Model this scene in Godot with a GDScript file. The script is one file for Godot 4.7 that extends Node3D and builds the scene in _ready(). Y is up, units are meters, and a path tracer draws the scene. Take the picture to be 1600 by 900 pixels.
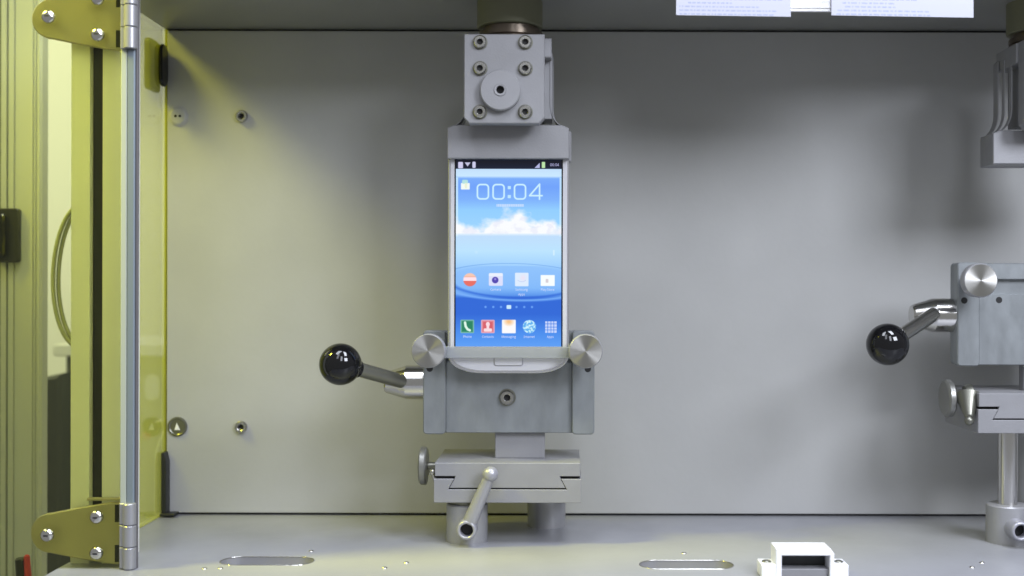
extends Node3D
# A fixture cabinet with two clamp stations; a phone is clamped in the left one. Sizes are given in millimetres and turned into metres by Mold.


class Mold:  # collects triangles; t places what is added next (millimetres)
	var t := Transform3D()
	var v := PackedVector3Array()
	var n := PackedVector3Array()
	var uv := PackedVector2Array()

	func put(p: Vector3, nn: Vector3, u: Vector2) -> void:
		v.append(t * p * 0.001)
		n.append((t.basis * nn).normalized())
		uv.append(u)

	func tri(a: Vector3, b: Vector3, c: Vector3, na: Vector3, nb: Vector3, nc: Vector3, ua := Vector2.ZERO, ub := Vector2.ZERO, uc := Vector2.ZERO) -> void:
		var g := (b - a).cross(c - a)
		if g.length_squared() < 1e-14:
			return
		put(a, na, ua)
		if g.dot(na + nb + nc) > 0.0:
			put(c, nc, uc)
			put(b, nb, ub)
		else:
			put(b, nb, ub)
			put(c, nc, uc)

	func quad(a: Vector3, b: Vector3, c: Vector3, d: Vector3, na: Vector3, nb: Vector3, nc: Vector3, nd: Vector3, ua := Vector2.ZERO, ub := Vector2.ZERO, uc := Vector2.ZERO, ud := Vector2.ZERO) -> void:
		tri(a, b, c, na, nb, nc, ua, ub, uc)
		tri(a, c, d, na, nc, nd, ua, uc, ud)

	# a polygon in x and y drawn out along z from z0 to z1, its long edges chamfered by b
	func prism(poly: PackedVector2Array, z0: float, z1: float, b := 0.4) -> void:
		var p := poly
		if Geometry2D.is_polygon_clockwise(p):
			p = p.duplicate()
			p.reverse()
		var count := p.size()
		var out := PackedVector2Array()
		for i in count:
			var e := (p[(i + 1) % count] - p[i]).normalized()
			out.append(Vector2(e.y, -e.x))
		var ins := PackedVector2Array()
		var before := PackedVector2Array()
		var after := PackedVector2Array()
		for i in count:
			var n1 := out[(i + count - 1) % count]
			var n2 := out[i]
			var d := n1.dot(n2)
			ins.append(p[i] - (n1 + n2) / maxf(0.25, 1.0 + d) * b)
			var mid := (n1 + n2).normalized()
			before.append(mid if d > 0.8 else n1)
			after.append(mid if d > 0.8 else n2)
		var fz := Vector3(0, 0, 1)
		for i in count:
			var j := (i + 1) % count
			var a := Vector3(after[i].x, after[i].y, 0)
			var c := Vector3(before[j].x, before[j].y, 0)
			quad(Vector3(p[i].x, p[i].y, z0 + b), Vector3(p[j].x, p[j].y, z0 + b), Vector3(p[j].x, p[j].y, z1 - b), Vector3(p[i].x, p[i].y, z1 - b), a, c, c, a)
			if b > 0.0:
				var af := (a + fz).normalized()
				var cf := (c + fz).normalized()
				quad(Vector3(p[i].x, p[i].y, z1 - b), Vector3(p[j].x, p[j].y, z1 - b), Vector3(ins[j].x, ins[j].y, z1), Vector3(ins[i].x, ins[i].y, z1), af, cf, cf, af)
				af = (a - fz).normalized()
				cf = (c - fz).normalized()
				quad(Vector3(p[i].x, p[i].y, z0 + b), Vector3(p[j].x, p[j].y, z0 + b), Vector3(ins[j].x, ins[j].y, z0), Vector3(ins[i].x, ins[i].y, z0), af, cf, cf, af)
		var lo := Vector2(INF, INF)
		var hi := -lo
		for q in p:
			lo = lo.min(q)
			hi = hi.max(q)
		var span := hi - lo
		var id := Geometry2D.triangulate_polygon(ins)
		for k in range(0, id.size(), 3):
			var w := []
			for m in 3:
				var q := ins[id[k + m]]
				w.append([q, Vector2((q.x - lo.x) / span.x, 1.0 - (q.y - lo.y) / span.y)])
			tri(Vector3(w[0][0].x, w[0][0].y, z1), Vector3(w[1][0].x, w[1][0].y, z1), Vector3(w[2][0].x, w[2][0].y, z1), fz, fz, fz, w[0][1], w[1][1], w[2][1])
			tri(Vector3(w[0][0].x, w[0][0].y, z0), Vector3(w[1][0].x, w[1][0].y, z0), Vector3(w[2][0].x, w[2][0].y, z0), -fz, -fz, -fz)

	func box(x0: float, x1: float, y0: float, y1: float, z0: float, z1: float, b := 0.4) -> void:
		prism(PackedVector2Array([Vector2(x0, y0), Vector2(x1, y0), Vector2(x1, y1), Vector2(x0, y1)]), z0, z1, b)

	# (radius, height) pairs turned about the y axis; u runs round, v along
	func lathe(prof: Array, seg := 32, smooth := false) -> void:
		var nn := []
		for i in prof.size() - 1:
			var d: Vector2 = (prof[i + 1] - prof[i]).normalized()
			nn.append(Vector2(d.y, -d.x))
		for i in prof.size() - 1:
			var a: Vector2 = prof[i]
			var b: Vector2 = prof[i + 1]
			var m0: Vector2 = nn[i]
			var m1: Vector2 = nn[i]
			if smooth:
				if i > 0:
					m0 = (nn[i - 1] + nn[i]).normalized()
				if i < nn.size() - 1:
					m1 = (nn[i] + nn[i + 1]).normalized()
			for k in seg:
				var t0 := TAU * k / seg
				var t1 := TAU * (k + 1) / seg
				var c0 := Vector3(cos(t0), 0, sin(t0))
				var c1 := Vector3(cos(t1), 0, sin(t1))
				var up := Vector3.UP
				var v0 := float(i) / prof.size()
				var v1 := float(i + 1) / prof.size()
				quad(c0 * a.x + up * a.y, c1 * a.x + up * a.y, c1 * b.x + up * b.y, c0 * b.x + up * b.y,
					c0 * m0.x + up * m0.y, c1 * m0.x + up * m0.y, c1 * m1.x + up * m1.y, c0 * m1.x + up * m1.y,
					Vector2(float(k) / seg, v0), Vector2(float(k + 1) / seg, v0), Vector2(float(k + 1) / seg, v1), Vector2(float(k) / seg, v1))

	func ball(c: Vector3, r: float, seg := 32) -> void:
		var old := t
		t = t * Transform3D(Basis(), c)
		var prof := []
		for i in seg / 2 + 1:
			var a := -PI / 2 + PI * i / (seg / 2)
			prof.append(Vector2(maxf(cos(a) * r, 0.0), sin(a) * r))
		lathe(prof, seg, true)
		t = old

	# a round bar from a to b
	func bar(a: Vector3, b: Vector3, ra: float, rb: float, seg := 24, bev := 0.3) -> void:
		var old := t
		t = t * Transform3D(aim(b - a), a)
		var l := a.distance_to(b)
		lathe([Vector2(0, 0), Vector2(ra - bev, 0), Vector2(ra, bev), Vector2(rb, l - bev), Vector2(rb - bev, l), Vector2(0, l)], seg)
		t = old

	func tube(pts: PackedVector3Array, r: float, seg := 10) -> void:
		var side := Vector3.ZERO
		var rings := []
		for i in pts.size():
			var d := (pts[mini(i + 1, pts.size() - 1)] - pts[maxi(i - 1, 0)]).normalized()
			if side == Vector3.ZERO:
				side = d.cross(Vector3(0.31, 0.2, 0.93)).normalized()
			side = (side - d * side.dot(d)).normalized()
			var w := d.cross(side)
			var ring := []
			for k in seg:
				ring.append(side * cos(TAU * k / seg) + w * sin(TAU * k / seg))
			rings.append(ring)
		for i in pts.size() - 1:
			for k in seg:
				var j := (k + 1) % seg
				quad(pts[i] + rings[i][k] * r, pts[i] + rings[i][j] * r, pts[i + 1] + rings[i + 1][j] * r, pts[i + 1] + rings[i + 1][k] * r, rings[i][k], rings[i][j], rings[i + 1][j], rings[i + 1][k])

	static func aim(d: Vector3) -> Basis:  # turns y to d
		var y := d.normalized()
		var x := y.cross(Vector3(0, 0, 1) if absf(y.z) < 0.9 else Vector3(1, 0, 0)).normalized()
		return Basis(x, y, x.cross(y))

	func mesh() -> ArrayMesh:
		var a := []
		a.resize(Mesh.ARRAY_MAX)
		a[Mesh.ARRAY_VERTEX] = v
		a[Mesh.ARRAY_NORMAL] = n
		a[Mesh.ARRAY_TEX_UV] = uv
		var m := ArrayMesh.new()
		m.add_surface_from_arrays(Mesh.PRIMITIVE_TRIANGLES, a)
		return m


var M := {}
const TURN_Z := Basis(Vector3(1, 0, 0), Vector3(0, 0, 1), Vector3(0, -1, 0))  # a turned shape's axis from y to z
const TURN_X := Basis(Vector3(0, -1, 0), Vector3(1, 0, 0), Vector3(0, 0, 1))  # ... from y to x


func numbered(parent: Node, called: String) -> String:
	if not parent.has_node(called):
		return called
	var k := 1
	while parent.has_node("%s_%03d" % [called, k]):
		k += 1
	return "%s_%03d" % [called, k]


func tag(o: Node, label: String, category: String, group := "") -> void:
	o.set_meta("label", label)
	o.set_meta("category", category)
	if group:
		o.set_meta("group", group)


func thing(called: String, at: Vector3, label: String, category: String, group := "") -> Node3D:
	var o := Node3D.new()
	o.name = numbered(self, called)
	add_child(o, true)
	o.position = at * 0.001
	tag(o, label, category, group)
	return o


func part(called: String, m: Mold, mat: Material, parent: Node = self) -> MeshInstance3D:
	var o := MeshInstance3D.new()
	o.name = numbered(parent, called)
	o.mesh = m.mesh()
	o.material_override = mat
	parent.add_child(o, true)
	return o


func struct(called: String, m: Mold, mat: Material) -> MeshInstance3D:
	var o := part(called, m, mat)
	o.set_meta("kind", "structure")
	return o


func lin(r: float, g: float, b: float, a := 1.0) -> Color:
	var c := Color(r, g, b).linear_to_srgb()
	c.a = a
	return c


func rounded(w: float, h: float, r: float, c := Vector2.ZERO, seg := 6) -> PackedVector2Array:
	var p := PackedVector2Array()
	var k := 0
	for s in [Vector2(1, 1), Vector2(-1, 1), Vector2(-1, -1), Vector2(1, -1)]:
		for i in seg + 1:
			var a := PI / 2 * (k + float(i) / seg)
			p.append(c + Vector2(s.x * (w / 2 - r), s.y * (h / 2 - r)) + Vector2(cos(a), sin(a)) * r)
		k += 1
	return p


func noise_tex(freq: float, lo: float, hi: float, sd: int, size := 512, octaves := 4) -> NoiseTexture2D:
	var f := FastNoiseLite.new()
	f.noise_type = FastNoiseLite.TYPE_SIMPLEX_SMOOTH
	f.frequency = freq
	f.fractal_octaves = octaves
	f.seed = sd
	var t := NoiseTexture2D.new()
	t.width = size
	t.height = size
	t.seamless = true
	t.noise = f
	var g := Gradient.new()
	g.set_color(0, Color(lo, lo, lo))
	g.set_color(1, Color(hi, hi, hi))
	t.color_ramp = g
	return t


func mat(called: String, c: Color, rough: float, metal := 0.0) -> StandardMaterial3D:
	var m := StandardMaterial3D.new()
	m.resource_name = called
	m.albedo_color = c
	m.roughness = rough
	m.metallic = metal
	M[called] = m
	return m


func worn(m: StandardMaterial3D, tex: Texture2D, scale: Vector3, relief: Texture2D = null, depth := 0.0) -> void:
	m.uv1_triplanar = true
	m.uv1_scale = scale
	m.albedo_texture = tex
	if relief:
		m.heightmap_enabled = true
		m.heightmap_texture = relief
		m.heightmap_scale = depth


func materials() -> void:
	var mottled := noise_tex(0.006, 0.955, 1.0, 3, 512, 5)
	var grain := noise_tex(0.12, 0.0, 1.0, 5, 512, 3)
	var smear := noise_tex(0.008, 0.9, 1.0, 8, 512, 5)
	worn(mat("wall_paint", lin(0.415, 0.416, 0.408), 0.5), mottled, Vector3(3, 3, 3), grain, 0.004)
	worn(mat("floor_paint", lin(0.28, 0.284, 0.305), 0.36), mottled, Vector3(4, 4, 4), grain, 0.003)
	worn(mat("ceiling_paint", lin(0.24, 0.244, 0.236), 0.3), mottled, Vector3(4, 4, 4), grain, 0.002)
	worn(mat("blasted_aluminium", lin(0.29, 0.29, 0.303), 0.5, 0.25), mottled, Vector3(11, 11, 11), grain, 0.004)
	worn(mat("milled_aluminium", lin(0.29, 0.31, 0.322), 0.42, 0.45), smear, Vector3(18, 8, 18), grain, 0.002)
	worn(mat("turned_post", lin(0.36, 0.36, 0.375), 0.4, 0.4), mottled, Vector3(11, 11, 11))
	worn(mat("cast_lever", lin(0.36, 0.36, 0.4), 0.33, 0.35), mottled, Vector3(15, 15, 15))
	var sheen := noise_tex(0.015, 0.75, 1.0, 21, 512, 5)
	for k in ["wall_paint", "floor_paint", "blasted_aluminium", "milled_aluminium", "turned_post", "cast_lever"]:
		M[k].roughness *= 1.12
		M[k].roughness_texture = sheen
	mat("steel", lin(0.5, 0.49, 0.46), 0.25, 1.0)
	mat("chrome", lin(0.6, 0.59, 0.57), 0.16, 1.0)
	mat("dark_steel", lin(0.2, 0.2, 0.17), 0.35, 0.8)
	mat("collar_steel", lin(0.16, 0.13, 0.10), 0.3, 0.7)
	mat("boss_plating", lin(0.2, 0.2, 0.13), 0.5, 0.2)
	var turned := mat("turned_face", lin(0.48, 0.475, 0.455), 0.34, 1.0)
	turned.anisotropy_enabled = true
	turned.anisotropy = 0.85
	mat("knob_steel", lin(0.24, 0.24, 0.225), 0.36, 0.6)
	mat("black", lin(0.008, 0.008, 0.009), 0.6)
	mat("black_gloss", lin(0.004, 0.004, 0.005), 0.06)
	mat("black_plastic", lin(0.014, 0.015, 0.014), 0.42)
	mat("gap", lin(0.012, 0.012, 0.011), 0.9)
	mat("phone_white", lin(0.52, 0.52, 0.555), 0.2)
	mat("phone_rim", lin(0.66, 0.66, 0.69), 0.2, 0.8)
	mat("white_plastic", lin(0.86, 0.86, 0.88), 0.3)
	mat("anodised_rail", lin(0.8, 0.8, 0.78), 0.5, 0.1)
	mat("frame_grey", lin(0.4, 0.41, 0.4), 0.5)
	mat("label_rail", lin(0.8, 0.8, 0.82), 0.2, 0.9)
	mat("cabinet_white", lin(0.8, 0.8, 0.76), 0.6)
	mat("cabinet_grey", lin(0.2, 0.21, 0.2), 0.5)
	mat("dark_equipment", lin(0.05, 0.055, 0.05), 0.55)
	mat("cable_grey", lin(0.16, 0.17, 0.14), 0.5)
	mat("cable_white", lin(0.75, 0.75, 0.7), 0.45)
	mat("red_plastic", lin(0.55, 0.05, 0.06), 0.35)
	mat("door_edge", lin(0.36, 0.39, 0.34), 0.3)
	mat("hinge_grey", lin(0.34, 0.34, 0.36), 0.35, 0.5)
	mat("stile_blue", lin(0.2, 0.24, 0.28), 0.4, 0.3)
	mat("stile_dark", lin(0.11, 0.105, 0.11), 0.5)
	mat("leaf_steel", lin(0.5, 0.45, 0.34), 0.4, 0.4)
	var bar := mat("frosted_bar", lin(0.33, 0.35, 0.37, 0.55), 0.4)
	bar.transparency = BaseMaterial3D.TRANSPARENCY_ALPHA
	var y := mat("yellow_acrylic", lin(0.84, 0.86, 0.46, 0.0), 0.0)
	y.transparency = BaseMaterial3D.TRANSPARENCY_ALPHA
	y.refraction_enabled = true
	y.refraction_scale = 0.03
	y = mat("side_acrylic", lin(0.56, 0.58, 0.07, 0.5), 0.08)
	y.transparency = BaseMaterial3D.TRANSPARENCY_ALPHA


func _ready() -> void:
	# camera: 0.65 m before the phone's screen, its lens shifted, so that verticals stay upright
	var cam := Camera3D.new()
	cam.name = "camera"
	cam.projection = Camera3D.PROJECTION_FRUSTUM
	cam.near = 0.05
	cam.far = 20.0
	cam.size = 900.0 / 2750.0 / 0.65 * cam.near
	cam.frustum_offset = Vector2(-80.0 / 2750.0 / 0.65 * cam.near, 0.0)
	cam.position = Vector3(0, 0.1462, 0.65)
	cam.rotation.z = 0.0022
	add_child(cam)
	cam.current = true
	# environment: the dim, even light of the room
	var env := Environment.new()
	env.background_mode = Environment.BG_COLOR
	env.background_color = lin(0.3, 0.305, 0.308)
	env.tonemap_mode = Environment.TONE_MAPPER_LINEAR
	env.tonemap_exposure = 1.0
	env.sdfgi_enabled = true
	env.ssao_enabled = true
	env.ssil_enabled = true
	var we := WorldEnvironment.new()
	we.name = "environment"
	we.environment = env
	var lens := CameraAttributesPhysical.new()
	lens.exposure_aperture = 9.0
	lens.frustum_focal_length = 50.0
	lens.frustum_focus_distance = 0.64
	we.camera_attributes = lens
	add_child(we)
	# the room's ceiling tubes, in front of and above the cabinet
	for l in [[0.30, 0.98, 0.27, 0.85], [-0.15, 0.98, 0.27, 0.45], [0.20, 0.8, 1.0, 0.3], [-0.2, 0.95, 0.8, 0.15]]:
		lamp("ceiling_tube", Vector3(l[0], l[1], l[2]), Vector3(0.1, 0.12, -0.05), Vector2(0.2, 0.55), Color(0.93, 0.95, 1.0), l[3])
	lamp("key_panel", Vector3(0.66, 0.68, 0.82), Vector3(0.12, 0.12, -0.05), Vector2(0.36, 0.36), Color(0.93, 0.95, 1.0), 1.05)
	# the lamps of the room behind, at the left
	lamp("back_room_lamp", Vector3(-0.95, 0.72, -0.3), Vector3(-0.5, 0.15, -0.72), Vector2(0.4, 0.4), Color(1, 1, 0.95), 0.34)
	var spot := SpotLight3D.new()
	spot.name = "side_lamp"
	spot.light_color = Color(1, 0.985, 0.3)
	spot.light_energy = 1.8
	spot.light_size = 0.09
	spot.spot_angle = 15.5
	spot.spot_angle_attenuation = 0.7
	spot.spot_range = 4.0
	spot.shadow_enabled = true
	add_child(spot, true)
	spot.look_at_from_position(Vector3(-0.58, 0.62, 0.125), Vector3(-0.15, 0.115, -0.085), Vector3.UP)
	materials()
	chamber()
	door()
	back_room()
	upper_clamp(Vector3(-31.3, 219.2, 0), 92.9, "grey upper clamp head pressing on the top edge of the lit phone")
	upper_clamp(Vector3(277.0, 216.8, 0), 95.3, "grey upper clamp head cut off by the right edge, with no phone under it")
	lower_stand(-31.3, 0.0, true, "aluminium holder stand that carries the lit phone")
	lower_stand(277.0, 40.0, false, "raised aluminium holder stand at the right edge with an empty block")
	phone()
	small_things()


func lamp(called: String, at: Vector3, to: Vector3, size: Vector2, c: Color, e: float) -> void:
	var l := AreaLight3D.new()
	l.name = numbered(self, called)
	l.area_size = size
	l.light_color = c
	l.light_energy = e
	l.area_normalize_energy = true
	l.shadow_enabled = true
	l.area_range = 6.0
	add_child(l, true)
	l.look_at_from_position(at, to, Vector3.UP if absf((to - at).normalized().y) < 0.95 else Vector3.RIGHT)


func socket_screw(parent: Node, at: Vector3, r: float, basis := TURN_Z, m: Material = null) -> void:
	var s := Mold.new()
	s.t = Transform3D(basis, at)
	s.lathe([Vector2(r * 0.46, 0.5), Vector2(r * 0.46, r * 0.62), Vector2(r * 0.56, r * 0.7), Vector2(r * 0.86, r * 0.7), Vector2(r, r * 0.52), Vector2(r, -0.4)], 28)
	var o := part("screw", s, m if m else M.steel, parent)
	s = Mold.new()
	s.t = Transform3D(basis, at)
	s.lathe([Vector2(0, 0.35), Vector2(r * 0.47, 0.35)], 6)
	part("socket", s, M.black, o)


func chamber() -> void:
	# floor sheet with two finger slots cut into it
	var fl := CSGCombiner3D.new()
	fl.name = "floor"
	fl.set_meta("kind", "structure")
	add_child(fl, true)
	var slab := CSGBox3D.new()
	slab.name = "floor_sheet"
	slab.size = Vector3(0.882, 0.012, 0.34)
	slab.position = Vector3(0.179, -0.006, 0.075)
	slab.material = M.floor_paint
	fl.add_child(slab)
	for s in [[-157.8, 39.0], [65.5, 45.0]]:
		var cut := CSGPolygon3D.new()
		cut.name = numbered(fl, "slot")
		cut.operation = CSGShape3D.OPERATION_SUBTRACTION
		var pts := rounded(49.5, 19.0, 9.45, Vector2.ZERO, 10)
		var sc := PackedVector2Array()
		for p in pts:
			sc.append(p * 0.001)
		cut.polygon = sc
		cut.depth = 0.02
		cut.rotation.x = PI / 2
		cut.position = Vector3(s[0], -6.0, s[1]) * 0.001
		cut.material = M.blasted_aluminium
		# CSGPolygon3D runs along -z, which after the turn points up
		fl.add_child(cut)
		var rim := Mold.new()
		var ring := PackedVector3Array()
		for p in rounded(49.7, 19.2, 9.5, Vector2.ZERO, 10):
			ring.append(Vector3(s[0] + p.x, 0.0, s[1] + p.y))
		ring.append(ring[0])
		rim.tube(ring, 0.3, 6)
		part("slot_rim", rim, M.chrome, fl)
	for s in [[-139.5, 15.7], [-92.8, 53.4], [-83.0, 42.2], [67.0, 18.8], [-186.0, 56.0], [215.0, 49.2], [223.8, 39.3], [-178.0, 55.0]]:
		var m := Mold.new()
		m.t = Transform3D(Basis(), Vector3(s[0], 0, s[1]))
		m.lathe([Vector2(1.5, -0.3), Vector2(1.4, 0.2), Vector2(0.9, 0.5), Vector2(0.0, 0.6)], 14, true)
		part("screw", m, M.steel, fl)
	# back wall: a painted sheet set off by a dark joint all round
	var w := Mold.new()
	w.box(-254.4, 470, 1.4, 310.9, -87, -84, 0.5)
	var wall := struct("back_wall", w, M.wall_paint)
	w = Mold.new()
	w.box(-257.5, 478, -2, 314, -100, -88.5, 0.0)
	part("joint_backing", w, M.gap, wall)
	for s in [[-247.2, 255.8, 6.4, 0], [-206.2, 255.8, 3.9, 1], [-206.2, 56.7, 3.9, 1]]:
		if s[3] == 1:
			socket_screw(wall, Vector3(s[0], s[1], -84), s[2])
		else:
			w = Mold.new()
			w.t = Transform3D(TURN_Z, Vector3(s[0], s[1], -84))
			w.lathe([Vector2(0, 1.3), Vector2(4.4, 1.3), Vector2(5.6, 0.9), Vector2(5.7, 0.4), Vector2(6.5, 0.35), Vector2(6.6, -0.2)], 30)
			var p := part("screw", w, M.wall_paint, wall)
			w = Mold.new()
			for k in [-1, 1]:
				w.t = Transform3D(TURN_Z, Vector3(s[0] + k * 1.4, s[1], -82.7))
				w.lathe([Vector2(0, 0.1), Vector2(0.9, 0.1), Vector2(0.9, -0.3)], 10)
			part("drive_hole", w, M.black, p)
	w = Mold.new()
	w.t = Transform3D(TURN_Z, Vector3(-247.2, 56.7, -84))
	w.lathe([Vector2(0, 0.6), Vector2(4.6, 0.6), Vector2(5.2, 1.1), Vector2(6.2, 0.9), Vector2(6.3, -0.2)], 30)
	var plug := part("plug", w, M.dark_steel, wall)
	w = Mold.new()
	w.prism(PackedVector2Array([Vector2(-249.0, 54.6), Vector2(-245.4, 54.6), Vector2(-247.6, 59.4)]), -83.5, -83.1, 0.1)
	part("triangle_mark", w, M.cabinet_white, plug)
	# ceiling, reaching forward to the front of the cabinet
	w = Mold.new()
	w.box(-256.0, 470, 312.1, 326, -88.0, 55, 0.6)
	var ceil_ := struct("ceiling", w, M.ceiling_paint)
	for s in [[-5.0, 28.0], [233.0, 20.0]]:
		w = Mold.new()
		w.t = Transform3D(Basis(Vector3(1, 0, 0), PI), Vector3(s[0], 312.1, s[1]))
		w.lathe([Vector2(1.5, -0.3), Vector2(1.4, 0.3), Vector2(0.0, 0.8)], 14, true)
		part("screw", w, M.chrome, ceil_)
	w = Mold.new()
	w.box(470, 478, -6, 326, -88.4, 55, 0.6)
	struct("right_wall", w, M.wall_paint)
	# the yellow side window, its latch and the corner post
	var s := thing("side_window", Vector3(-257.0, 0, -35), "yellow acrylic side window between back wall and corner post", "window")
	w = Mold.new()
	w.box(-1.5, 1.5, 0.5, 330, -52, 52.0, 0.2)
	part("pane", w, M.side_acrylic, s)
	s = thing("window_latch", Vector3(-257.0, 270, -73), "black latch on the yellow side window beside the back wall's upper corner", "latch")
	w = Mold.new()
	w.t = Transform3D(Basis(Vector3.UP, PI / 2), Vector3.ZERO)
	w.prism(rounded(20, 32, 2.5, Vector2(1, 16.5)), -5.0, -1.6, 0.5)
	part("plate", w, M.black_plastic, s)
	w = Mold.new()
	w.t = Transform3D(Basis(Vector3.UP, PI / 2), Vector3.ZERO)
	w.prism(rounded(12, 27, 5.5, Vector2(3.5, 17)), 1.6, 4.0, 0.8)
	part("catch", w, M.black_gloss, s)
	s = thing("corner_post", Vector3(-247.1, 0, 31), "aluminium extrusion corner post with a black slot, behind the yellow door", "post")
	w = Mold.new()
	# a slotted square section, drawn out upwards
	w.t = Transform3D(Basis(Vector3(1, 0, 0), -PI / 2), Vector3.ZERO)
	w.prism(PackedVector2Array([Vector2(-13.2, 13), Vector2(-13.2, -13), Vector2(-3.4, -13), Vector2(-3.4, -5), Vector2(3.4, -5), Vector2(3.4, -13), Vector2(13.2, -13), Vector2(13.2, 13)]), -5, 330, 0.3)
	part("extrusion", w, M.anodised_rail, s)
	w = Mold.new()
	w.box(-3.3, 3.3, 24, 287, 5.1, 9.0, 0.3)
	part("slot_strip", w, M.black, s)


func door() -> void:
	var d := thing("door", Vector3(-225, 0, 54), "clear yellow acrylic door swung open along the picture's left side", "door")
	var w := Mold.new()
	w.box(-260, -5.0, -40, 335, -2, 2, 0.4)
	part("pane", w, M.yellow_acrylic, d)
	w = Mold.new()
	w.box(-4.9, -1.7, -40, 335, -1.8, 2.4, 0.4)
	part("edge_strip", w, M.door_edge, d)
	w = Mold.new()
	w.box(-1.6, 2.5, -40, 335, -1.6, 2.4, 0.6)
	part("stile", w, M.stile_blue, d)
	w = Mold.new()
	w.box(2.6, 3.8, -40, 335, -0.6, 1.8, 0.3)
	part("seal", w, M.stile_dark, d)
	hinge(Vector3(-225, 286.5, 50), 1.0, "upper strap hinge seen through the yellow door, cut off by the top edge")
	hinge(Vector3(-225, 17.3, 50), -1.0, "lower strap hinge seen through the yellow door near the floor")


func hinge(at: Vector3, up: float, label: String) -> void:
	var h := thing("hinge", at, label, "hinge", "strap hinges of the yellow door")
	var w := Mold.new()
	var p := PackedVector2Array()
	for i in 13:  # the rounded far end of the strap
		var a := PI / 2 + PI * i / 12
		p.append(Vector2(-43.0 + cos(a) * 10.4, sin(a) * 10.4))
	p.append_array(PackedVector2Array([Vector2(-30, -13.0), Vector2(-14, -15.8), Vector2(-5.5, -16.6), Vector2(-5.5, 16.6), Vector2(-14, 15.8), Vector2(-30, 13.0)]))
	w.prism(p, -3.0, 0.6, 0.5)
	var leaf := part("leaf", w, M.leaf_steel, h)
	w = Mold.new()
	for k in [-1, 1]:
		w.box(-9.2, -7.0, k * 10.5 - 4.5, k * 10.5 + 4.5, 0.5, 0.75, 0.0)
	part("slot", w, M.black, leaf)
	for s in [[-42.6, 0.0], [-17.0, 9.4], [-17.0, -9.3]]:
		w = Mold.new()
		w.t = Transform3D(TURN_Z, Vector3(s[0], s[1], 6.0))
		w.lathe([Vector2(3.5, -0.2), Vector2(3.3, 0.9), Vector2(2.3, 1.8), Vector2(1.0, 2.1), Vector2(0.0, 2.1)], 22, true)
		var sc := part("screw", w, M.chrome, h)
		w = Mold.new()
		w.box(s[0] - 1.2, s[0] + 1.2, s[1] - 0.4, s[1] + 0.4, 8.0, 8.2, 0.0)
		part("drive_slot", w, M.black, sc)
	# five knuckles on one pin
	for k in 3:
		w = Mold.new()
		var y0 := -17.0 + k * 11.4
		w.box(-4.6, 2.0, y0, y0 + 11.1, 6.2, 8.0, 0.4)
		w.t = Transform3D(Basis(), Vector3(0.6, y0, 7.4))
		w.lathe([Vector2(0, 0), Vector2(2.9, 0), Vector2(3.3, 0.4), Vector2(3.3, 10.7), Vector2(2.9, 11.1), Vector2(0, 11.1)], 24)
		part("knuckle", w, M.hinge_grey, h)
	if up < 0:
		w = Mold.new()
		w.box(-24, -4, 17.0, 18.4, -3, 0.5, 0.3)
		part("stop_tab", w, M.leaf_steel, h)


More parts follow.
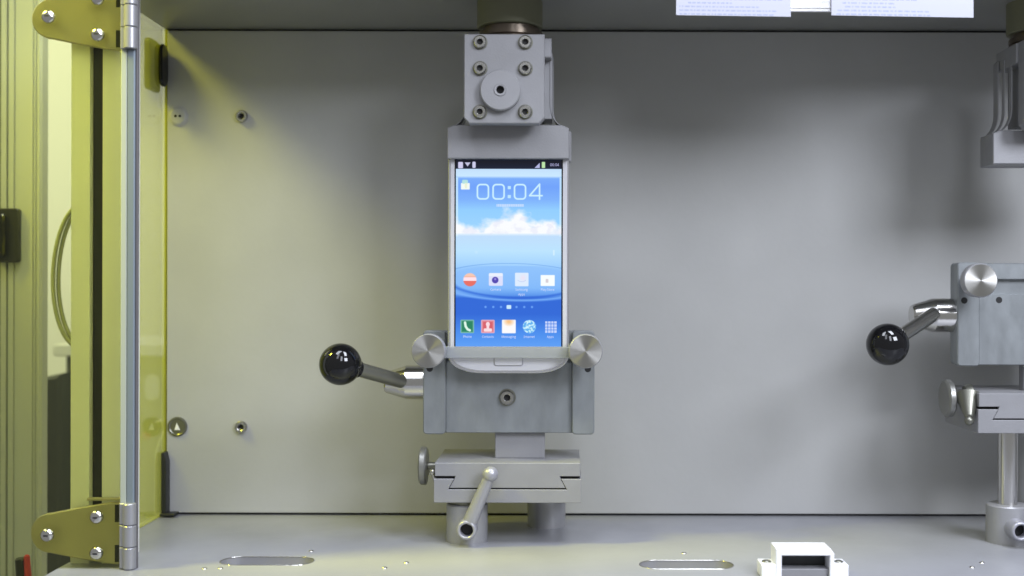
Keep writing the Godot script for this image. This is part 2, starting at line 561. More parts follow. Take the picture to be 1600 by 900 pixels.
func upper_clamp(at: Vector3, top: float, label: String) -> void:
	var h := thing("upper_clamp_head", at, label, "clamp head", "upper clamp heads under the ceiling")
	var w := Mold.new()
	w.t = Transform3D(Basis(), Vector3(0, 0, -14))
	w.lathe([Vector2(0, 77.2), Vector2(18.4, 77.2), Vector2(19.0, 77.8), Vector2(19.0, top)], 56)
	part("ceiling_boss", w, M.boss_plating, h)
	w = Mold.new()
	w.t = Transform3D(Basis(), Vector3(0.6, 0, -14))
	w.lathe([Vector2(0, 60), Vector2(18.2, 60), Vector2(18.2, 70.5), Vector2(17.4, 71.2), Vector2(18.2, 71.8), Vector2(18.2, 74.6), Vector2(16.4, 75.0), Vector2(16.4, 77.4)], 56)
	part("collar", w, M.collar_steel, h)
	# stacked fins whose feet sweep out into the shoulder
	for f in [[25.5, -20.0, -12.5, 0.0], [25.0, -8.5, -4.0, 0.0], [24.0, -0.5, 4.0, 0.0]]:
		var p := PackedVector2Array()
		var x: float = f[0]
		for k in [1, -1]:
			var side := PackedVector2Array([Vector2(33, 17.5)])
			for i in 9:
				var a := PI / 2 * i / 8
				side.append(Vector2(x + (33 - x) * (1 - sin(a)), 18.0 + 13.0 * (1 - cos(a))))
			side.append(Vector2(x, 60.5))
			side.append(Vector2(x - 6.0, 67.2))
			if k < 0:
				side.reverse()
			for q in side:
				p.append(Vector2(q.x * k, q.y))
		w = Mold.new()
		w.prism(p, f[1], f[2], 0.4)
		part("fin", w, M.blasted_aluminium, h)
	w = Mold.new()
	w.box(-17, 20.0, 22.5, 60, -19.8, 11.9, 0.3)
	w.box(19, 24.8, 22.5, 60, -19.4, 3.6, 0.3)
	w.box(-24.5, 24.5, 55.5, 66.4, -18, 11.8, 0.6)
	part("core", w, M.blasted_aluminium, h)
	w = Mold.new()
	w.prism(PackedVector2Array([Vector2(-34.4, 0), Vector2(34.4, 0), Vector2(34.4, 17.4), Vector2(30.5, 19.0), Vector2(-30.5, 19.0), Vector2(-34.4, 17.4)]), -9, 4, 0.5)
	part("shoulder", w, M.blasted_aluminium, h)
	w = Mold.new()
	w.prism(rounded(69.0, 17.6, 1.0, Vector2(1.4, 8.9)), -20, -11.5, 0.5)
	part("rear_jaw", w, M.blasted_aluminium, h)
	# face plate with six cap screws and the round pressure knob
	w = Mold.new()
	w.prism(PackedVector2Array([Vector2(-23.6, 20.6), Vector2(-20.6, 17.4), Vector2(17.8, 17.4), Vector2(20.8, 20.6), Vector2(20.8, 66.6), Vector2(-23.6, 66.6)]), 12, 21, 0.5)
	var plate := part("face_plate", w, M.blasted_aluminium, h)
	for s in [[-14.7, 62.0], [10.2, 62.0], [-14.7, 47.6], [10.2, 47.6], [-14.7, 23.7], [10.2, 23.7]]:
		socket_screw(plate, Vector3(s[0], s[1], 21), 3.5)
		w = Mold.new()
		w.t = Transform3D(TURN_Z, Vector3(s[0], s[1], 21))
		w.lathe([Vector2(3.4, 0.12), Vector2(4.15, 0.12), Vector2(4.2, -0.1)], 28)
		part("counterbore", w, M.dark_steel, plate)
	w = Mold.new()
	w.t = Transform3D(TURN_Z, Vector3(-3.3, 35.2, 21))
	w.lathe([Vector2(2.2, 1.2), Vector2(2.2, 4.8), Vector2(3.3, 4.9), Vector2(3.5, 4.4), Vector2(10.6, 4.4), Vector2(11.2, 3.8), Vector2(11.2, -0.2)], 48)
	var knob := part("pressure_knob", w, M.blasted_aluminium, h)
	w = Mold.new()
	w.t = Transform3D(TURN_Z, Vector3(-3.3, 35.2, 21))
	w.lathe([Vector2(0, 1.3), Vector2(2.3, 1.3)], 20)
	part("bore", w, M.black, knob)


func lower_stand(ax: float, dy: float, holds_phone: bool, label: String) -> void:
	var h := thing("holder_stand", Vector3(ax, 0, 0), label, "clamp stand", "holder stands on the chamber floor")
	var w: Mold
	# posts on the floor
	for s in [[-24.0, -12.0, 11.9], [21.3, -55.0, 11.7]]:
		w = Mold.new()
		w.t = Transform3D(Basis(), Vector3(s[0] + (0.0 if holds_phone else 4.4), 0, s[1]))
		w.lathe([Vector2(0, 0), Vector2(s[2], 0), Vector2(s[2], 21.2), Vector2(s[2] - 0.7, 21.9), Vector2(0, 21.9)], 48)
		part("post", w, M.turned_post, h)
		w = Mold.new()
		w.t = Transform3D(Basis(), Vector3(s[0] + (0.0 if holds_phone else 4.4), 0, s[1]))
		var rr := 10.0 if holds_phone else 5.4
		w.lathe([Vector2(rr, 21.5), Vector2(rr, 24.6 + dy)], 32)
		part("rod", w, M.dark_steel if holds_phone else M.chrome, h)
	# clamping lever on the front post
	var hub := Vector3(-22.7 if holds_phone else -19.6, 10, 0)
	w = Mold.new()
	w.t = Transform3D(TURN_Z, hub)
	w.lathe([Vector2(3.7, 2.0), Vector2(3.7, 8.2), Vector2(4.3, 8.6), Vector2(5.2, 8.2), Vector2(5.7, 7.0), Vector2(5.9, -2.0)], 32, true)
	var lev := part("lock_lever", w, M.cast_lever, h)
	w = Mold.new()
	w.t = Transform3D(TURN_Z, hub)
	w.lathe([Vector2(0, 2.2), Vector2(3.9, 2.2)], 24)
	part("bore", w, M.black, lev)
	w = Mold.new()
	var tip := hub + (Vector3(13.5, 31.7, 9.0) if holds_phone else Vector3(33.5, 8.0, 9.0))
	w.bar(hub + Vector3(0, 0, 3) + (tip - hub).normalized() * 4.0, tip, 4.3, 3.1, 24, 0.6)
	w.ball(tip, 4.4, 24)
	part("arm", w, M.cast_lever, lev)
	# dovetail slide
	w = Mold.new()
	w.t = Transform3D(Basis(), Vector3(0, dy, 0))
	w.prism(PackedVector2Array([Vector2(-41.8, 24.4), Vector2(41.8, 24.4), Vector2(41.8, 37.9), Vector2(30.4, 37.9), Vector2(33.6, 31.9), Vector2(-33.6, 31.9), Vector2(-30.4, 37.9), Vector2(-41.8, 37.9)]), -53.6, 2.0, 0.25)
	part("slide_base", w, M.blasted_aluminium, h)
	w = Mold.new()
	w.t = Transform3D(Basis(), Vector3(0, dy, 0))
	w.prism(PackedVector2Array([Vector2(-33.0, 32.7), Vector2(33.0, 32.7), Vector2(30.2, 37.8), Vector2(29.6, 39.4), Vector2(41.2, 39.4), Vector2(41.2, 46.9), Vector2(-41.2, 46.9), Vector2(-41.2, 39.4), Vector2(-29.6, 39.4), Vector2(-30.2, 37.8)]), -54, 1.6, 0.25)
	part("slide_carriage", w, M.blasted_aluminium, h)
	w = Mold.new()
	w.t = Transform3D(Basis(), Vector3(0, dy, 0))
	w.box(-41, -29.5, 37.95, 39.35, -53, -1.0, 0.0)
	w.box(29.5, 41, 37.95, 39.35, -53, -1.0, 0.0)
	w.box(-32.6, 32.6, 31.95, 32.75, -53, -1.0, 0.0)
	part("slide_gap", w, M.gap, h)
	# side knob that drives the slide
	var kx := -53.7 if holds_phone else -56.0
	w = Mold.new()
	w.t = Transform3D(TURN_X, Vector3(kx, 42.2 + dy, -18))
	w.t = w.t * Transform3D(Basis(), Vector3(0, 1.4, 0))
	w.lathe([Vector2(0, 0), Vector2(9.8, 0), Vector2(11.2, 1.0), Vector2(11.2, 3.6), Vector2(10.4, 4.4), Vector2(0, 4.4)], 12)
	part("slide_knob", w, M.knob_steel, h)
	w = Mold.new()
	w.bar(Vector3(kx + 6, 42.2 + dy, -18), Vector3(-41, 42.2 + dy, -18), 2.3, 2.3, 18)
	part("spindle", w, M.dark_steel, h)
	w = Mold.new()
	if holds_phone:
		w.ball(Vector3(-43.2, 40.5, -6), 2.1, 16)
		w.bar(Vector3(-43.2, 40.5, -6), Vector3(-41, 33, -6), 1.4, 1.2, 12)
	else:
		w.bar(Vector3(-45.0, 45 + dy, -12), Vector3(-41.0, 45 + dy, -12), 5.2, 6.4, 24)
		w.bar(Vector3(-43.6, 45 + dy, -9), Vector3(-46.2, 33 + dy, 0), 7.2, 2.6, 24, 0.6)
		w.ball(Vector3(-46.6, 31.4 + dy, 1.0), 2.7, 20)
	part("slide_lock", w, M.steel if holds_phone else M.dark_steel, h)
	# riser and milled block
	w = Mold.new()
	w.t = Transform3D(Basis(), Vector3(0, dy, 0))
	w.box(-8.3, 20.8, 46.9, 61.9, -24.6, -17, 0.4)
	part("riser", w, M.blasted_aluminium, h)
	w = Mold.new()
	w.t = Transform3D(Basis(), Vector3(0, dy, 0))
	w.prism(rounded(97.4, 59.5, 2.2, Vector2(0, 91.55), 4), -25, -16.5, 0.5)
	w.box(-36.6, 36.6, 62.2, 103.2, -17, -13, 0.35)
	w.box(-36.6, 36.6, 111.8, 120.9, -17, -13, 0.35)
	for k in [-1, 1]:
		w.prism(rounded(13, 59.9, 2.2, Vector2(43 * k, 91.55), 4), -17, -10, 0.6)
	var blk := part("block", w, M.milled_aluminium, h)
	for q in [[-45.6, 99.5, -10.0], [-24.4, 99.8, -13.0], [45.6, 99.5, -10.0], [24.4, 99.8, -13.0]]:
		w = Mold.new()
		w.t = Transform3D(TURN_Z, Vector3(q[0], q[1] + dy, q[2]))
		w.lathe([Vector2(0, 0.06), Vector2(1.8, 0.06), Vector2(2.0, -0.1)], 16)
		part("hole", w, M.black, blk)
	socket_screw(blk, Vector3(-1, 82.8 + dy, -13), 4.2)
	w = Mold.new()
	w.t = Transform3D(TURN_Z, Vector3(-1, 82.8 + dy, -13))
	w.lathe([Vector2(4.1, 0.1), Vector2(5.0, 0.1), Vector2(5.05, -0.1)], 28)
	part("counterbore", w, M.dark_steel, blk)
	# turned thumb screws
	for k in [-1, 1]:
		w = Mold.new()
		w.t = Transform3D(TURN_Z, Vector3(44 * k, 110.9 + dy, 0))
		w.lathe([Vector2(3.6, -10), Vector2(3.6, 5.0)], 24)
		w.lathe([Vector2(3.6, 5.0), Vector2(9.0, 5.0), Vector2(9.55, 5.6), Vector2(9.55, 11.2), Vector2(9.0, 11.9)], 56)
		var t := part("thumb_screw", w, M.turned_post, h)
		w = Mold.new()
		w.t = Transform3D(TURN_Z, Vector3(44 * k, 110.9 + dy, 0))
		w.lathe([Vector2(9.05, 11.85), Vector2(6.0, 11.98), Vector2(3.0, 12.08), Vector2(0.0, 12.12)], 72, true)
		part("turned_face", w, M.turned_face, t)
	if holds_phone:
		w = Mold.new()
		w.prism(rounded(94, 6.6, 1.0, Vector2(0, 109.7)), 1.2, 4.4, 0.4)
		part("retaining_bar", w, M.frosted_bar, h)
	# cam handle: hub, rod and black ball
	w = Mold.new()
	w.t = Transform3D(TURN_X, Vector3(0, 90.7 + dy, -20.6))
	w.lathe([Vector2(0, -73), Vector2(5.6, -73), Vector2(6.3, -72), Vector2(9.9, -60.5), Vector2(9.9, -49.3), Vector2(9.9, -47)], 48)
	var hb := part("cam_handle", w, M.chrome, h)
	var bc := Vector3(-92.3, 103.6, 15) if holds_phone else Vector3(-96.9, 75.3 + dy, 15)
	var st := Vector3(-61.5, 91.6 + dy, -14)
	w = Mold.new()
	w.bar(st, bc, 4.1, 4.1, 28)
	part("rod", w, M.dark_steel if holds_phone else M.steel, hb)
	w = Mold.new()
	w.ball(bc, 11.7, 56)
	var dir := (st - bc).normalized()
	w.bar(bc + dir * 9.6, bc + dir * 12.6, 5.4, 4.9, 28, 0.3)
	part("ball", w, M.black_gloss, hb)


# ---- the phone and what its screen shows -------------------------------------------------

func over(c: Color, d: Color, a: float) -> Color:
	return c.lerp(d, clampf(a, 0.0, 1.0))


func rbox(p: Vector2, c: Vector2, half: Vector2, r: float) -> float:
	var q := (p - c).abs() - half + Vector2(r, r)
	return q.max(Vector2.ZERO).length() + minf(maxf(q.x, q.y), 0.0) - r


func seg_d(p: Vector2, a: Vector2, b: Vector2) -> float:
	return p.distance_to(Geometry2D.get_closest_point_to_segment(p, a, b))


func rgb8(r: int, g: int, b: int) -> Color:
	return Color(r / 255.0, g / 255.0, b / 255.0)


func screen_picture() -> Image:
	# in the screen's own units: 165 wide, 292 high, origin at the upper left
	var stops := [[14.0, rgb8(196, 224, 252)], [25, rgb8(202, 232, 255)], [29, rgb8(122, 172, 250)], [42, rgb8(112, 162, 250)], [62, rgb8(126, 178, 252)], [78, rgb8(146, 206, 255)], [113.5, rgb8(160, 214, 255)], [118.5, rgb8(192, 222, 252)], [142, rgb8(188, 228, 255)], [160, rgb8(168, 214, 255)], [180, rgb8(140, 194, 252)], [200, rgb8(124, 182, 250)], [211, rgb8(84, 144, 234)], [216, rgb8(46, 104, 216)], [240, rgb8(46, 104, 216)], [270, rgb8(74, 142, 238)], [292, rgb8(94, 160, 246)]]
	var cl := FastNoiseLite.new()
	cl.seed = 11
	cl.frequency = 0.03
	cl.fractal_octaves = 4
	var im := Image.create(330, 584, false, Image.FORMAT_RGB8)
	var white := rgb8(250, 252, 255)
	for iy in 584:
		var y := iy / 2.0
		var base: Color = stops[0][1]
		for k in stops.size() - 1:
			if y >= stops[k][0]:
				base = (stops[k][1] as Color).lerp(stops[k + 1][1], clampf((y - stops[k][0]) / (stops[k + 1][0] - stops[k][0]), 0, 1))
		for ix in 330:
			var x := ix / 2.0
			var p := Vector2(x, y)
			var c := base
			if y < 14.0:
				c = rgb8(5, 7, 24).lerp(rgb8(20, 28, 52), y / 14.0)
				c = over(c, rgb8(206, 204, 236), 1.0 - rbox(p, Vector2(7, 8), Vector2(3.4, 4.6), 1.0))
				c = over(c, rgb8(196, 196, 226), (1.0 - absf(x - 18.0) + (9.5 - y) * 0.75) if y > 3.5 and y < 11 else 0.0)
				c = over(c, rgb8(206, 206, 236), 1.0 - rbox(p, Vector2(28, 7.5), Vector2(2.2, 4.6), 1.5))
				c = over(c, rgb8(180, 184, 226), 1.0 if x > 122 and x < 131 and y > 12.5 - (x - 122) and y < 12.5 else 0.0)
				c = over(c, rgb8(190, 230, 170), 1.0 - rbox(p, Vector2(136.5, 7.5), Vector2(2.2, 4.4), 0.5))
			elif y < 120:
				if y > 27 and (x < 3.5 or x > 161.5):
					c = over(c, rgb8(205, 238, 255), 0.8)
				if y > 62 and y < 120.0:
					var edge := 84.0 - 9.0 * cos((x - 96) * 0.05) + cl.get_noise_2d(x * 0.9, y * 1.1) * 20.0
					c = over(c, white, minf((y - edge) / 19.0, (119.0 - y) / 5.0))
					c = over(c, rgb8(220, 224, 246), clampf(cl.get_noise_2d(x * 1.1 + 90, y * 1.6) * 1.2, 0, 0.4) * clampf(minf((y - edge) / 10.0, (119.0 - y) / 5.0), 0, 1))
				# small weather picture
				c = over(c, rgb8(244, 250, 244), 1.0 - rbox(p, Vector2(14.5, 41), Vector2(6.4, 4.6), 0.8))
				c = over(c, rgb8(180, 226, 226), 1.0 - rbox(p, Vector2(14, 34), Vector2(4.0, 2.6), 1.4))
				c = over(c, rgb8(232, 240, 214), 1.0 - rbox(p, Vector2(15.5, 40), Vector2(1.2, 3.6), 0.5))
				# 00:04
				var d := 99.0
				for zx in [42.0, 66.5, 100.0]:
					d = minf(d, absf(rbox(p, Vector2(zx, 49.5), Vector2(8.6, 11.2), 5.0)))
				d = minf(d, seg_d(p, Vector2(130.5, 37.5), Vector2(130.5, 61)))
				d = minf(d, seg_d(p, Vector2(130.5, 37.5), Vector2(115, 55.5)))
				d = minf(d, seg_d(p, Vector2(115, 55.5), Vector2(134.5, 55.5)))
				c = over(c, rgb8(206, 242, 255), 1.75 - d)
				c = over(c, rgb8(190, 232, 255), 1.0 - minf(rbox(p, Vector2(83.2, 43), Vector2(2, 2), 0.3), rbox(p, Vector2(83.2, 57), Vector2(2, 2), 0.3)))
				# the date, too small to read
				if y > 68.5 and y < 73 and x > 63 and x < 106:
					c = over(c, rgb8(232, 236, 255), 0.35 + 0.5 * absf(sin(x * 2.3) * cos(x * 0.9)))
			else:
				# water with one ring spreading on it
				var e := Vector2((x - 92.0) / 122.0, (y - 190.0 - (x - 88) * 0.02) / 29.0).length()
				c = over(c, rgb8(96, 150, 226), 0.62 - absf(e - 0.985) * 20.0)
				if e < 1.0 and y > 165:
					c = over(c, rgb8(138, 190, 252), 0.7 * clampf((1.0 - e) * 6.0, 0, 1) * clampf((217.0 - y) / 30.0, 0, 1))
				if y > 190:
					c = over(c, rgb8(128, 184, 255), 0.85 - absf(e - 1.0) * 8.0)
					c = over(c, rgb8(40, 96, 212), 0.7 - absf(e - 0.84) * 9.0)
				c = over(c, rgb8(214, 240, 255), 0.9 if x > 151.5 and x < 154.5 and y > 140 and y < 149 else 0.0)
				c = over(c, rgb8(206, 236, 255), 0.6 - p.distance_to(Vector2(32, 144)) / 6.0)
				# upper icons, each over a soft print of its own
				var dd := p.distance_to(Vector2(22, 187))
				var ball := rgb8(232, 110, 100).lerp(rgb8(246, 200, 180), clampf((187 - y) / 9.0 + 0.3, 0, 1))
				if absf(y - 186) < 2.6:
					ball = rgb8(255, 226, 236)
				c = over(c, ball, (11.0 - dd) * 0.7)
				dd = rbox(p, Vector2(62.5, 186.5), Vector2(11, 10), 2.0)
				c = over(c, rgb8(220, 224, 252) if y > 181 else rgb8(234, 240, 255), 0.5 - dd)
				c = over(c, rgb8(82, 70, 176), 5.6 - p.distance_to(Vector2(61.5, 187.5)))
				c = over(c, rgb8(150, 140, 226), 2.2 - p.distance_to(Vector2(61.5, 186)))
				dd = rbox(p, Vector2(103, 186.5), Vector2(10.6, 10.6), 1.6)
				c = over(c, rgb8(222, 236, 255).lerp(rgb8(236, 226, 244), clampf(1.0 - p.distance_to(Vector2(105, 184)) / 7.0, 0, 1)), 0.5 - dd)
				c = over(c, rgb8(168, 186, 236), 0.7 - absf(p.distance_to(Vector2(103, 181)) - 9.0) if y > 187 else 0.0)
				dd = rbox(p, Vector2(143.5, 188), Vector2(11, 8.6), 1.0)
				c = over(c, rgb8(248, 254, 255), 0.5 - dd)
				c = over(c, rgb8(214, 206, 214), 1.0 - rbox(p, Vector2(142.5, 188.5), Vector2(1.6, 2.4), 0.5))
				# page marks
				for k in 7:
					if k != 3:
						c = over(c, rgb8(104, 160, 246), 2.3 - p.distance_to(Vector2(46.5 + 12.1 * k, 229.5)))
				c = over(c, rgb8(206, 238, 255), 1.0 - rbox(p, Vector2(83, 229.5), Vector2(3.2, 2.6), 1.0))
				# dock icons
				dd = rbox(p, Vector2(18, 260), Vector2(10.6, 10.4), 1.6)
				c = over(c, rgb8(150, 204, 190).lerp(rgb8(40, 132, 98), clampf(-dd / 3.0, 0, 1)), 0.5 - dd)
				dd = minf(seg_d(p, Vector2(14.5, 254), Vector2(15.5, 260)), minf(seg_d(p, Vector2(15.5, 260), Vector2(18.5, 264.5)), seg_d(p, Vector2(18.5, 264.5), Vector2(22, 266))))
				c = over(c, rgb8(226, 250, 236), 2.4 - dd)
				dd = rbox(p, Vector2(50.2, 260), Vector2(10.6, 10.4), 1.6)
				c = over(c, rgb8(240, 190, 206).lerp(rgb8(214, 96, 108), clampf(-dd / 4.0, 0, 1)), 0.5 - dd)
				c = over(c, rgb8(252, 222, 228), 4.2 - Vector2((p.x - 50.2) * 1.2, p.y - 256.5).length())
				c = over(c, rgb8(252, 222, 228), 1.0 - minf(rbox(p, Vector2(50.2, 260), Vector2(1.6, 5), 0.5), rbox(p, Vector2(50.2, 265.5), Vector2(6, 2.0), 1.2)))
				dd = rbox(p, Vector2(83, 260), Vector2(10.8, 10.6), 1.4)
				c = over(c, rgb8(252, 250, 252).lerp(rgb8(250, 216, 180), clampf(1.2 - Vector2((x - 83) / 8.0, (y - 252.5) / 6.5).length(), 0, 1) * 1.6), 0.5 - dd)
				dd = p.distance_to(Vector2(115, 260))
				c = over(c, rgb8(96, 176, 240).lerp(rgb8(216, 248, 255), clampf(0.5 + cl.get_noise_2d(x * 6.0, y * 6.0) * 2.2, 0, 1)), 10.8 - dd)
				dd = rbox(p, Vector2(148, 260), Vector2(9.6, 9.6), 0.5)
				if dd < 0.0 and fposmod(x - 138.4, 4.8) > 1.1 and fposmod(y - 250.4, 4.8) > 1.1:
					c = over(c, rgb8(206, 218, 255), 0.95)
			im.set_pixel(ix, iy, c)
	return im


func caption(parent: Node, said: String, x: float, y: float, h: float, c: Color, e: float) -> void:
	var f := SystemFont.new()
	f.font_names = PackedStringArray(["Droid Sans"])
	var t := TextMesh.new()
	t.text = said
	t.font = f
	t.font_size = 32
	t.pixel_size = 0.01
	t.depth = 0.01
	var o := MeshInstance3D.new()
	o.name = numbered(parent, "caption")
	o.mesh = t
	var key := "caption_" + str(c) + str(e)
	if not M.has(key):
		var m := mat(key, Color.BLACK, 0.4)
		m.emission_enabled = true
		m.emission = c
		m.emission_energy_multiplier = e
	o.material_override = M[key]
	parent.add_child(o, true)
	o.scale = Vector3.ONE * (h * 0.001 / 23.0 / 0.01)
	o.position = Vector3((x - 82.5) / 2.75, 121.1 - y / 2.75, 0.12) * 0.001


func phone() -> void:
	var ph := thing("smartphone", Vector3(-31.1, 97.8, 0), "white smartphone with its bright home screen on, clamped upright", "smartphone")
	var w := Mold.new()
	w.prism(phone_outline(0.0), -8.6, -1.6, 1.4)
	part("back_shell", w, M.phone_white, ph)
	w = Mold.new()
	w.prism(phone_outline(-0.15), -3.0, -0.55, 0.5)
	part("rim", w, M.phone_rim, ph)
	w = Mold.new()
	w.prism(phone_outline(1.1), -1.5, -0.12, 0.35)
	part("front_face", w, M.phone_white, ph)
	w = Mold.new()
	w.box(-30.8, 30.8, 14.4, 121.8, -0.4, -0.06, 0.05)
	part("display_border", w, M.black_gloss, ph)
	w = Mold.new()
	w.box(-30.0, 30.0, 14.9, 121.1, -0.3, 0.0, 0.0)
	var sm := mat("lit_screen", Color.BLACK, 0.12)
	sm.emission_enabled = true
	sm.emission = Color.BLACK
	sm.emission_texture = ImageTexture.create_from_image(screen_picture())
	sm.emission_energy_multiplier = 1.0
	var scr := part("screen", w, sm, ph)
	var cw := rgb8(214, 226, 255)
	for c in [["Camera", 62.5, 202.5], ["Samsung", 103, 202.5], ["Apps", 103, 210.0], ["Play Store", 143.5, 202.5], ["Phone", 18.5, 276.3], ["Contacts", 50.5, 276.3], ["Messaging", 83, 276.3], ["Internet", 115, 276.3], ["Apps", 148, 276.3]]:
		caption(scr, c[0], c[1], c[2], 1.25, cw, 1.0)
	caption(scr, "00:04", 154, 7.6, 1.5, rgb8(180, 180, 226), 1.0)
	# home key set into the chin
	w = Mold.new()
	w.prism(rounded(15.8, 4.6, 1.2, Vector2(0, 6.6)), -0.3, 0.35, 0.3)
	var key := part("home_button", w, M.phone_white, ph)
	w = Mold.new()
	w.prism(rounded(16.8, 5.5, 1.5, Vector2(0, 6.6)), -0.3, -0.08, 0.02)
	part("button_gap", w, M.hinge_grey, key)


func phone_outline(inset: float) -> PackedVector2Array:
	# straight sides, a long soft curve at the foot, round shoulders at the top
	var p := PackedVector2Array()
	var hw := 34.3 - inset
	var y0 := inset
	for i in 15:  # lower right quarter of a flattened curve
		var a := PI / 2 * i / 14
		p.append(Vector2((hw - 20.0) + 20.0 * pow(sin(a), 0.9), y0 + 11.0 - 11.0 * pow(cos(a), 0.9)))
	for i in 9:
		var a := PI / 2 * i / 8
		p.append(Vector2(hw - 9 + 9 * cos(a), 136 - inset - 9 + 9 * sin(a)))
	var q := p.duplicate()
	q.reverse()
	for k in q:
		p.append(Vector2(-k.x, k.y))
	return p


# ---- papers, bracket, and the room behind ------------------------------------------------

func paper_picture(sd: int, w: int, h: int) -> Image:
	var rng := RandomNumberGenerator.new()
	rng.seed = sd
	var im := Image.create(w, h, false, Image.FORMAT_RGB8)
	im.fill(rgb8(236, 238, 246))
	for row in range(8, h - 6, 14):
		var x := 10 + rng.randi() % 40
		var until := w * (0.35 + 0.6 * rng.randf())
		while x < until:
			var l := 6 + rng.randi() % 16
			for k in l:
				for j in 6:
					if (k + j * 3 + rng.randi()) % 3 != 0 and x + k < w:
						im.set_pixel(x + k, row + j, rgb8(190, 200, 232))
			x += l + 5
	return im


func small_things() -> void:
	# paper labels hanging from the label rail on the front of the ceiling
	var w := Mold.new()
	w.prism(PackedVector2Array([Vector2(-26, 0), Vector2(26, 0), Vector2(26, 24), Vector2(-26, 24)]), -1, 1, 0.3)
	w.box(-26, 26, 1.6, 2.4, 0.8, 1.6, 0.1)
	w.box(-26, 26, 4.8, 10.0, 0.8, 1.3, 0.2)
	var r := part("label_rail", w, M.label_rail)
	r.position = Vector3(128, 289.8, 56.2) * 0.001
	tag(r, "bright metal rail between the two paper labels at the top", "rail")
	var i := 0
	for s in [[87.6, 286.9, 59.2, 0.012, "white paper label with faint print at the top, the narrower one"], [174.9, 286.8, 73.4, 0.014, "white paper label with faint print at the top, the wider one towards the right"]]:
		w = Mold.new()
		var n := 10
		for k in n:  # a sheet with a slight curl
			var y0 := 34.0 * k / n
			var y1 := 34.0 * (k + 1) / n
			var z0 := 1.4 * pow(1.0 - y0 / 34.0, 2)
			var z1 := 1.4 * pow(1.0 - y1 / 34.0, 2)
			var hw: float = s[2] / 2
			var nn := Vector3(0, z0 - z1, y1 - y0).normalized()
			nn = Vector3(0, -nn.y, nn.z)
			for side in [1.0, -1.0]:
				var o: float = 0.1 * side
				w.quad(Vector3(-hw, y0, z0 + o), Vector3(hw, y0, z0 + o), Vector3(hw, y1, z1 + o), Vector3(-hw, y1, z1 + o), nn * side, nn * side, nn * side, nn * side, Vector2(0, 1 - y0 / 34), Vector2(1, 1 - y0 / 34), Vector2(1, 1 - y1 / 34), Vector2(0, 1 - y1 / 34))
		var pm := mat("paper_%d" % i, lin(0.58, 0.58, 0.62), 0.7)
		pm.albedo_texture = ImageTexture.create_from_image(paper_picture(5 + i, 480, 240))
		var p := part("paper_label", w, pm)
		p.position = Vector3(s[0], s[1], 57.8) * 0.001
		p.rotation.z = -s[3]
		tag(p, s[4], "paper label", "paper labels at the top")
		i += 1
	# white keeper bracket on the floor at the front
	var b := thing("keeper_bracket", Vector3(122.0, 0, 72), "white plastic bracket with a rectangular opening, screwed to the floor in front", "bracket")
	w = Mold.new()
	w.prism(PackedVector2Array([Vector2(-14.6, 0), Vector2(-11.6, 0), Vector2(-11.6, 11.6), Vector2(12.6, 11.6), Vector2(12.6, 0), Vector2(14.9, 0), Vector2(14.9, 12.6), Vector2(12.8, 15.3), Vector2(-14.6, 15.3)]), -12, 2, 0.4)
	var arch := part("arch", w, M.white_plastic, b)
	w = Mold.new()
	w.box(-11.6, 12.6, 0.2, 11.6, -11.8, -9.0, 0.0)
	part("inner_back", w, M.black_plastic, arch)
	w = Mold.new()
	w.box(-11.5, 12.5, 0.2, 4.4, -8.8, -0.5, 0.4)
	part("tongue", w, M.blasted_aluminium, b)
	for k in [-1, 1]:
		w = Mold.new()
		w.prism(rounded(8.0, 7.0, 0.6, Vector2(18.0 * k + 0.2, 3.5)), -11.8, 1.6, 0.5)
		var f := part("foot", w, M.white_plastic, b)
		w = Mold.new()
		w.t = Transform3D(Basis(), Vector3(18.4 * k + 0.2, 6.9, -4.8))
		w.lathe([Vector2(2.5, -0.2), Vector2(2.4, 0.5), Vector2(1.2, 1.1), Vector2(0, 1.2)], 18, true)
		part("screw", w, M.dark_steel, f)


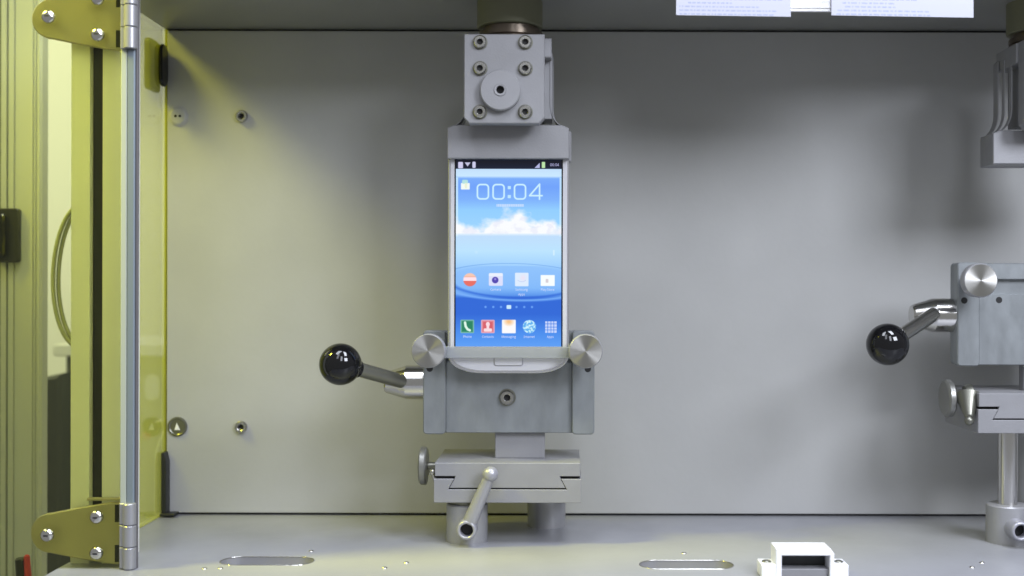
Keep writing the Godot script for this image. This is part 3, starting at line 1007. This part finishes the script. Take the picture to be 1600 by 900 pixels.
func back_room() -> void:
	var w := Mold.new()
	w.box(-1500, 300, -500, 1100, -790, -770, 0.0)
	struct("room_wall", w, M.cabinet_white)
	# the neighbouring cabinet's frame, seen through the door
	var f := thing("neighbour_frame", Vector3(-368, -200, -150), "pale grooved aluminium frame post at the picture's left edge, behind the door", "frame post")
	w = Mold.new()
	w.t = Transform3D(Basis(Vector3(1, 0, 0), -PI / 2), Vector3.ZERO)
	var prof := PackedVector2Array([Vector2(-20, 0), Vector2(-20, -10)])
	for g in [[-15.6, 0.8, 3.0], [-10.6, 0.7, 1.2], [2.4, 0.6, 1.0], [4.4, 0.6, 1.0]]:
		prof.append_array(PackedVector2Array([Vector2(g[0] - g[1], -10), Vector2(g[0] - g[1] * 0.7, -10 + g[2]), Vector2(g[0] + g[1] * 0.7, -10 + g[2]), Vector2(g[0] + g[1], -10)]))
	prof.append_array(PackedVector2Array([Vector2(6.4, -10), Vector2(8, -8.4), Vector2(8, 0)]))
	w.prism(prof, 0, 800, 0.2)
	part("extrusion", w, M.frame_grey, f)
	w = Mold.new()
	w.box(-22.4, -20.3, 0, 800, 4.0, 8.0, 0.2)
	part("seal", w, M.stile_dark, f)
	w = Mold.new()
	w.box(-90, -22.6, 0, 800, 2.0, 6.0, 0.3)
	part("panel", w, M.frame_grey, f)
	var l := thing("frame_latch", Vector3(-381.0, 163, -139.8), "black latch across the groove of the frame post at the left edge", "latch")
	w = Mold.new()
	w.prism(rounded(15, 37, 2, Vector2(0, 18.5)), 0, 5, 0.6)
	part("plate", w, M.black_plastic, l)
	w = Mold.new()
	w.prism(rounded(8, 31, 3.8, Vector2(-4, 18.5)), 5, 9.5, 1.2)
	part("catch", w, M.black_gloss, l)
	# coiled cable hanging beside the corner post
	w = Mold.new()
	for c in [[0.0, 0.0], [2.6, -2.0]]:
		var pts := PackedVector3Array()
		for i in 49:
			var a := TAU * i / 48
			pts.append(Vector3(cos(a) * 19.0 + c[0], sin(a) * 47.0 + 47.0, sin(a * 2.0) * 1.2 + c[1]))
		w.tube(pts, 1.4, 10)
	var o := part("cable_loop", w, M.cable_grey)
	o.position = Vector3(-315, 106, -100) * 0.001
	tag(o, "grey cable hanging in a tall loop, half hidden by the corner post", "cable")
	var br := thing("wall_edge_bracket", Vector3(-253.4, 1, -79), "small black bracket at the back wall's lower left edge, just above the floor", "bracket")
	w = Mold.new()
	w.prism(PackedVector2Array([Vector2(-1.6, 0), Vector2(1.6, 0), Vector2(1.6, 34), Vector2(0.2, 40), Vector2(-1.6, 40)]), -4.5, 2.5, 0.4)
	part("upright", w, M.black_plastic, br)
	w = Mold.new()
	w.box(-1.6, 7.5, 0, 1.6, -4, 5, 0.3)
	part("foot", w, M.black_plastic, br)
	# bench with equipment below its white top
	var b := thing("bench", Vector3(-400, -400, -400), "white topped bench over a dark cabinet, seen through the yellow side window", "bench")
	w = Mold.new()
	w.prism(rounded(148, 11, 3, Vector2(6, 488)), -200, 0, 1.0)
	part("bench_top", w, M.cabinet_white, b)
	w = Mold.new()
	w.box(-62, 78, 0, 482.4, -195, -14, 1.0)
	part("cabinet", w, M.cabinet_grey, b)
	w = Mold.new()
	w.t = Transform3D(TURN_Z, Vector3(17.5, 418, -14))
	w.lathe([Vector2(0, 2.0), Vector2(4.0, 2.0), Vector2(4.2, 3.0), Vector2(7.5, 3.0), Vector2(8.0, -0.5)], 28)
	part("dial", w, M.black_plastic, b)
	w = Mold.new()
	w.prism(rounded(13, 24, 6, Vector2(18, 453)), -14, -11.5, 0.6)
	part("grey_cover", w, M.anodised_rail, b)
	w = Mold.new()
	w.t = Transform3D(TURN_Z, Vector3(13, 408, -14))
	w.lathe([Vector2(0, 4), Vector2(3.4, 3.2), Vector2(4.2, -0.5)], 20, true)
	part("red_button", w, M.red_plastic, b)
	var e := thing("black_case", Vector3(-470, -200, -330), "dark equipment case standing below the bench's corner, behind the door", "equipment case")
	w = Mold.new()
	w.prism(PackedVector2Array([Vector2(-20, 0), Vector2(40, 0), Vector2(40, 272), Vector2(2, 264), Vector2(-12, 210)]), -40, 0, 3)
	part("shell", w, M.dark_equipment, e)
	for k in 6:
		w = Mold.new()
		w.box(-6, 30, 30 + k * 34, 33 + k * 34, -0.5, 1.2, 0.3)
		part("rib", w, M.black_plastic, e)
	w = Mold.new()
	var pts := PackedVector3Array()
	for p in [[-3.0, 14.0], [2.0, 15.5], [7.0, 14.5], [4.5, 9.0], [0.0, 1.0], [-2.6, -8.0], [-3.0, -22.0], [-3.2, -60.0]]:
		pts.append(Vector3(p[0], p[1] + 60, 0))
	w.tube(pts, 0.9, 10)
	o = part("white_cable", w, M.cable_white)
	o.position = Vector3(-296, -27, -190) * 0.001
	tag(o, "thin white cable bent over beyond the side window, near the floor", "cable")
	w = Mold.new()
	w.bar(Vector3(0, 0, 0), Vector3(-2.5, 34, 0), 3.6, 3.2, 18, 0.8)
	var t := thing("red_tipped_plug", Vector3(-300, -39, 10), "black plug with a red tip at the picture's lower left corner", "plug")
	part("sleeve", w, M.black_plastic, t)
	w = Mold.new()
	w.bar(Vector3(3.2, 6, 1.5), Vector3(1.4, 36, 1.5), 2.4, 1.6, 18, 0.8)
	part("tip", w, M.red_plastic, t)
